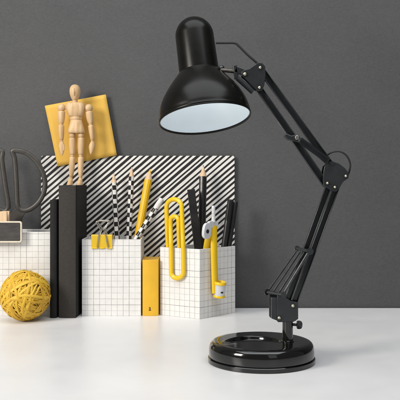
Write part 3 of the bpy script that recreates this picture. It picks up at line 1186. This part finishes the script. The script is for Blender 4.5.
# column and its clamp screw
bm = new_bm()
cxw = lp(287.6, 0).x
lathe(bm, [(0.0088, 0), (0.0088, 0.0016), (0.0073, 0.0026), (0.0071, lp(0, 322).z - ZT + 0.006)], (cxw, DL, ZT - 0.0012), (0, 0, 1), 32)
obj("column", bm, GLOSS_BLACK, lamp, smooth=40)
bm = new_bm()
k0, k1 = lp(292, 324.5), lp(297.2, 324.8)
cyl(bm, k0, k1, 0.0019, 16)
lathe(bm, [(0.0035, 0), (0.0055, 0.0008), (0.0058, 0.004), (0.0050, 0.0066), (0.003, 0.0078), (0, 0.008)], k1 - V((0.001, 0, 0)), (1, 0, 0.0), 10)
obj("clamp_knob", bm, PLATE_BLACK, lamp, smooth=30)

# bracket on the column: two cheek plates
brk = None
for s in (-1, 1):
    bm = new_bm()
    if s < 0:
        poly = [(271.0, 293.5), (281.5, 294.2), (289.8, 300.2), (297.4, 300.6), (297.4, 317.6), (292.5, 320.8), (278, 321.2), (276.2, 319.5), (276.0, 296)]
        poly = [(276.4, 294.0), (282, 294.2), (290, 300.0), (297.2, 301.2), (297.4, 317.8), (292.8, 320.6), (277.6, 321.0), (276.2, 319.6)]
    else:
        poly = [(269.6, 293.4), (280, 294.2), (288, 300.0), (295.2, 301.2), (295.4, 317.8), (291, 320.6), (271.0, 318.8), (269.6, 317.0)]
    prism(bm, [lp(p[0], p[1], s * 0.0085 - 0.0012) for p in poly], V((0, 0.0024, 0)))
    o = obj("bracket_plate", bm, PLATE_BLACK, lamp, smooth=30, bevel=0.0006)
    if s < 0:
        brk = o
bm = new_bm()
prism(bm, [lp(p[0], p[1], -0.0072) for p in ((271, 297), (277.2, 297), (277.2, 320), (271, 317.5))], V((0, 0.0144, 0)))
prism(bm, [lp(p[0], p[1], -0.0072) for p in ((277.0, 311), (295.5, 311), (295.5, 320), (277.0, 320))], V((0, 0.0144, 0)))
obj("bracket_core", bm, PLATE_BLACK, lamp, smooth=30, bevel=0.0005)


def screw(px, py, dy, parent, r=1.9):
    r *= 0.86
    bm = new_bm()
    c = lp(px, py, dy)
    n = V((0, -1, 0))
    lathe(bm, [(r * 1.55 * PX, 0), (r * 1.55 * PX, 0.0008), (r * 1.45 * PX, 0.0012), (r * 1.0 * PX, 0.0012)], c, n, 24, close=False)
    o = obj("washer", bm, PLATE_BLACK, parent, smooth=40)
    bm = new_bm()
    lathe(bm, [(r * PX * 0.98, 0.0004), (r * PX * 0.96, 0.0018), (r * 0.7 * PX, 0.0026), (0, 0.0029)], c, n, 24, close=False)
    o = obj("screw", bm, BRASS, parent, smooth=50)
    return o


screw(278.4, 316.6, -0.0097, brk)
screw(292.0, 304.6, -0.0097, brk)


# arms
def arm(a, b, w=6.6, t=0.0085, dy=0.0, name="arm_bar"):
    """A channel-section steel bar."""
    A, B = lp(a[0], a[1], dy), lp(b[0], b[1], dy)
    ax = (B - A).normalized()
    n = V((0, -1, 0))
    side = ax.cross(n).normalized()
    hw, ht, g = w * PX / 2, t / 2, 0.0013
    sec = [(-hw, ht), (-hw, -ht), (hw, -ht), (hw, ht), (hw - g, ht), (hw - g, -ht + g + 0.002), (-hw + g, -ht + g + 0.002), (-hw + g, ht)]
    bm = new_bm()
    # the open side of the channel faces the camera
    prism(bm, [A + side * i - n * j * 1.0 * -1 for i, j in sec], B - A)
    return obj(name, bm, ARM_BLACK, lamp, smooth=30, bevel=0.0005)


arm((328.6, 186.0), (286.8, 302.0), 6.2, 0.0085)
arm((336.0, 187.5), (293.0, 305.5), 6.2, 0.0085)
arm((258.6, 88.2), (325.6, 184.5), 6.8, 0.0090)
arm((260.0, 68.4), (329.6, 164.0), 6.8, 0.0090)

# lower springs between the bracket pin and the arm pin
bm = new_bm()
cyl(bm, lp(267.0, 292.4, 0.004), lp(282.5, 293.6, -0.014), 0.0024, 16)
cyl(bm, lp(282.5, 293.6, -0.012), lp(282.6, 293.6, -0.0165), 0.0038, 16)
cyl(bm, lp(266.6, 292.3, 0.004), lp(267.4, 292.5, 0.0025), 0.0042, 16)
obj("spring_pin", bm, PLATE_BLACK, lamp, smooth=40)
bm = new_bm()
cyl(bm, lp(297.4, 248.8, 0.006), lp(309.0, 250.6, -0.012), 0.0024, 16)
cyl(bm, lp(308.6, 250.5, -0.010), lp(308.8, 250.6, -0.0145), 0.0044, 16)
cyl(bm, lp(297.2, 248.8, 0.008), lp(297.8, 248.9, 0.004), 0.0036, 16)
obj("spring_pin", bm, PLATE_BLACK, lamp, smooth=40)


def spring(a, b, da, db, r=0.95, wire=0.00042, turns=64):
    A, B = lp(a[0], a[1], da), lp(b[0], b[1], db)
    ax = (B - A)
    L = ax.length
    ax.normalize()
    u, w = frame_of(ax)
    hook = 0.045
    pts = [A]
    n = turns * 8
    for i in range(n + 1):
        t = i / n
        a_ = 2 * pi * turns * t
        pts.append(A + ax * L * (hook + (1 - 2 * hook) * t) + (u * cos(a_) + w * sin(a_)) * r * PX)
    pts.append(B)
    bm = new_bm()
    tube(bm, pts, wire, 5)
    return obj("spring", bm, SPRING, lamp, smooth=60)


spring((267.6, 292.2), (298.2, 249.4), 0.003, 0.005)
spring((272.4, 292.6), (301.4, 249.8), -0.002, 0.001)
spring((277.8, 293.0), (305.0, 250.2), -0.007, -0.004)
spring((282.0, 293.4), (308.2, 250.6), -0.0115, -0.009, r=1.3, wire=0.00055)

# elbow plates
elb = None
for s in (1, -1):
    bm = new_bm()
    base_poly = [(322.6, 170.5), (323.6, 166.2), (328.0, 162.4), (332.0, 161.2), (337.6, 163.4), (343.6, 168.0), (347.6, 173.2), (347.2, 178.4), (343.0, 181.2), (338.6, 187.0), (335.2, 191.2), (331.2, 191.0),
                 (326.0, 188.0), (322.6, 186.0), (321.8, 181.0)]
    prism(bm, [lp(p[0], p[1], s * 0.0080 - 0.0011) for p in base_poly], V((0, 0.0022, 0)))
    elb = obj("elbow_plate", bm, PLATE_BLACK, lamp, smooth=30, bevel=0.0006)
screw(326.2, 183.0, -0.0091, elb, 1.5)
screw(333.6, 187.0, -0.0091, elb, 1.5)
screw(344.4, 176.0, -0.0091, elb, 1.5)
bm = new_bm()
cyl(bm, lp(330.6, 163.4, -0.011), lp(330.6, 163.4, 0.010), 0.0030, 18)
obj("elbow_pin", bm, PLATE_BLACK, lamp, smooth=40)

# clamp and spring tube on the upper arm
bm = new_bm()
prism(bm, [lp(p[0], p[1], -0.0072) for p in ((283.4, 136.2), (287.0, 139.8), (298.0, 142.8), (300.4, 138.6), (297.0, 134.6), (291.0, 136.0), (286.0, 133.8))], V((0, 0.0144, 0)))
clampo = obj("spring_clamp", bm, ARM_BLACK, lamp, smooth=30, bevel=0.0008)
bm = new_bm()
cyl(bm, lp(296.2, 138.0, -0.0072), lp(296.2, 138.0, -0.0115), 0.0030, 18)
obj("clamp_bolt", bm, STEEL, clampo, smooth=40, bevel=0.0004)
bm = new_bm()
A, B = lp(297.5, 139.5, -0.0125), lp(327.4, 161.6, -0.0125)
prof = [(0.0008, 0), (0.0030, 0.001)]
L = (B - A).length
nt = 46
for i in range(nt):
    s = 0.002 + (L - 0.004) * i / nt
    ds = (L - 0.004) / nt
    prof += [(0.0040, s + ds * 0.25), (0.0046, s + ds * 0.6)]
prof += [(0.0030, L - 0.001), (0.0008, L)]
lathe(bm, prof, A, B - A, 20)
obj("tension_spring", bm, ARM_BLACK, lamp, smooth=50)
spring((299, 139.0), (331, 166.5), 0.0, 0.0, r=1.5, wire=0.0006, turns=46)

# head bracket
hb = None
for s in (1, -1):
    bm = new_bm()
    poly = [(241.2, 72.6), (244, 70.8), (249, 69.6), (257.6, 63.4), (261.4, 63.6), (264.6, 67.2), (265.2, 75), (263.8, 86), (261.6, 91.2), (257.6, 92.0), (252.2, 87.0), (244.6, 79.2), (241.4, 76.6)]
    prism(bm, [lp(p[0], p[1], s * 0.0080 - 0.0011) for p in poly], V((0, 0.0022, 0)))
    hb = obj("head_bracket", bm, PLATE_BLACK, lamp, smooth=30, bevel=0.0006)
screw(244.4, 75.0, -0.0091, hb, 2.0)
screw(259.6, 68.6, -0.0091, hb, 1.7)
screw(258.9, 88.4, -0.0091, hb, 1.7)
bm = new_bm()
cyl(bm, lp(237.0, 79.0, -0.010), lp(252.4, 93.0, -0.010), 0.0034, 14)
obj("head_link", bm, ARM_BLACK, lamp, smooth=40)
bm = new_bm()
bar(bm, lp(235.0, 69.4), lp(247.0, 74.4), 0.0088, 0.012)
prism(bm, [lp(p[0], p[1], -0.006) for p in ((232.6, 66.0), (236.8, 65.2), (238.4, 78.0), (234.6, 79.6))], V((0, 0.012, 0)))
obj("swivel_joint", bm, PLATE_BLACK, lamp, smooth=30, bevel=0.0009)
bm = new_bm()
A, B = lp(220.5, 70.2, -0.003), lp(235.0, 71.6, -0.003)
L = (B - A).length
prof = []
for i in range(16):
    prof += [(0.0026, L * i / 16), (0.0032, L * (i + 0.5) / 16)]
prof.append((0.0026, L))
lathe(bm, prof, A, B - A, 18)
obj("threaded_rod", bm, STEEL, lamp, smooth=30)
bm = new_bm()
c = lp(221.6, 67.4, -0.005)
lathe(bm, [(0.0040, 0), (0.0042, 0.004), (0.0022, 0.0055), (0, 0.006)], c + V((0, 0.004, -0.003)), (-0.2, -0.4, 1), 6)
obj("wing_nut", bm, ARM_BLACK, lamp, smooth=30)

# lampshade
tilt = radians(15.0)
axis = V((-0.118, sin(tilt), cos(tilt))).normalized()
oc = lp(205.0, 118.6)


def S(px):
    return px * PX


bell = [(46.2, 0), (46.4, 1.0), (46.0, 3.0), (45.5, 7), (43.8, 14), (40.6, 22), (36.6, 29), (31.8, 36), (27.0, 42.2), (23.4, 46.6), (21.4, 48.8), (20.3, 49.8), (18.2, 50.2)]
inner = [(44.9, 0.4), (44.7, 3.0), (44.4, 7), (42.6, 14), (39.4, 22), (35.4, 29), (30.6, 36), (25.8, 42.0), (21.8, 46.2), (18.2, 48.2)]


def dense(pr, k=4):
    return [(p.x, p.y) for p in smooth_path([V((a, b, 0)) for a, b in pr], k)]


bm = new_bm()
lathe(bm, [(S(a), S(b)) for a, b in dense(bell)], oc, axis, 96, close=False)
lathe(bm, [(S(a), S(b)) for a, b in ((46.2, 0), (46.5, -0.6), (46.3, -1.2), (45.7, -1.3), (45.1, -0.8), (44.8, 0.2), (44.9, 1.2))], oc, axis, 96, close=False)
bmesh.ops.remove_doubles(bm, verts=bm.verts[:], dist=1e-6)
shade = obj("lamp_shade", bm, SATIN_BLACK, lamp, smooth=40)
bm = new_bm()
lathe(bm, [(S(a), S(b)) for a, b in dense(inner)] + [(0, S(48.8))], oc, axis, 96, close=False)
obj("shade_lining", bm, LINER, shade, smooth=60)
bm = new_bm()
dome = [(20.3, 48.6), (20.3, 52), (20.0, 70), (19.8, 90.0)]
cap = [(19.8 * cos(radians(a)), 90.0 + 20.5 * sin(radians(a))) for a in range(6, 91, 7)]
lathe(bm, [(S(a), S(b)) for a, b in dome + cap + [(0, 110.5)]], oc, axis, 64, close=False)
obj("socket_cover", bm, SATIN_BLACK, lamp, smooth=50)
bm = new_bm()
bp = [(0, 25.0)] + [(11.5 * sin(radians(a)), 36.5 - 11.5 * cos(radians(a))) for a in range(12, 130, 12)] + [(6.0, 47), (6.0, 48.5)]
lathe(bm, [(S(a), S(b)) for a, b in bp], oc, axis, 32, close=False)
obj("added_bulb", bm, ADDED_BULB, lamp, smooth=70)  # unseen, added up in the neck to make the lining glow

# cord: out of the socket cover, down to the bracket, looping out at the elbow
bm = new_bm()
cp = [lp(216.0, 42.4, 0.004), lp(224, 42.4, 0.004), lp(234.6, 42.6, 0.004), lp(238.4, 45.0, 0.004), lp(247, 53.6, 0.004), lp(257.0, 62.4, 0.004), lp(262.0, 68.0, 0.004), lp(268.0, 76.5, 0.0065)]
tube(bm, smooth_path(cp, 6), 0.00165, 10)
obj("cord", bm, RUBBER, lamp, smooth=60)
bm = new_bm()
cp = [lp(324.0, 160.0, 0.006), lp(327.4, 155.4, 0.004), lp(333.0, 152.0, 0.002), lp(340.0, 151.6, 0.0), lp(346.2, 155.4, 0.0), lp(349.8, 162.0, 0.0), lp(350.0, 168.6, 0.0), lp(348.0, 175.4, 0.002), lp(342.0, 183.0, 0.004), lp(338.6, 190.0, 0.006)]
tube(bm, smooth_path(cp, 6), 0.00125, 10)
obj("cord", bm, RUBBER, lamp, smooth=60)
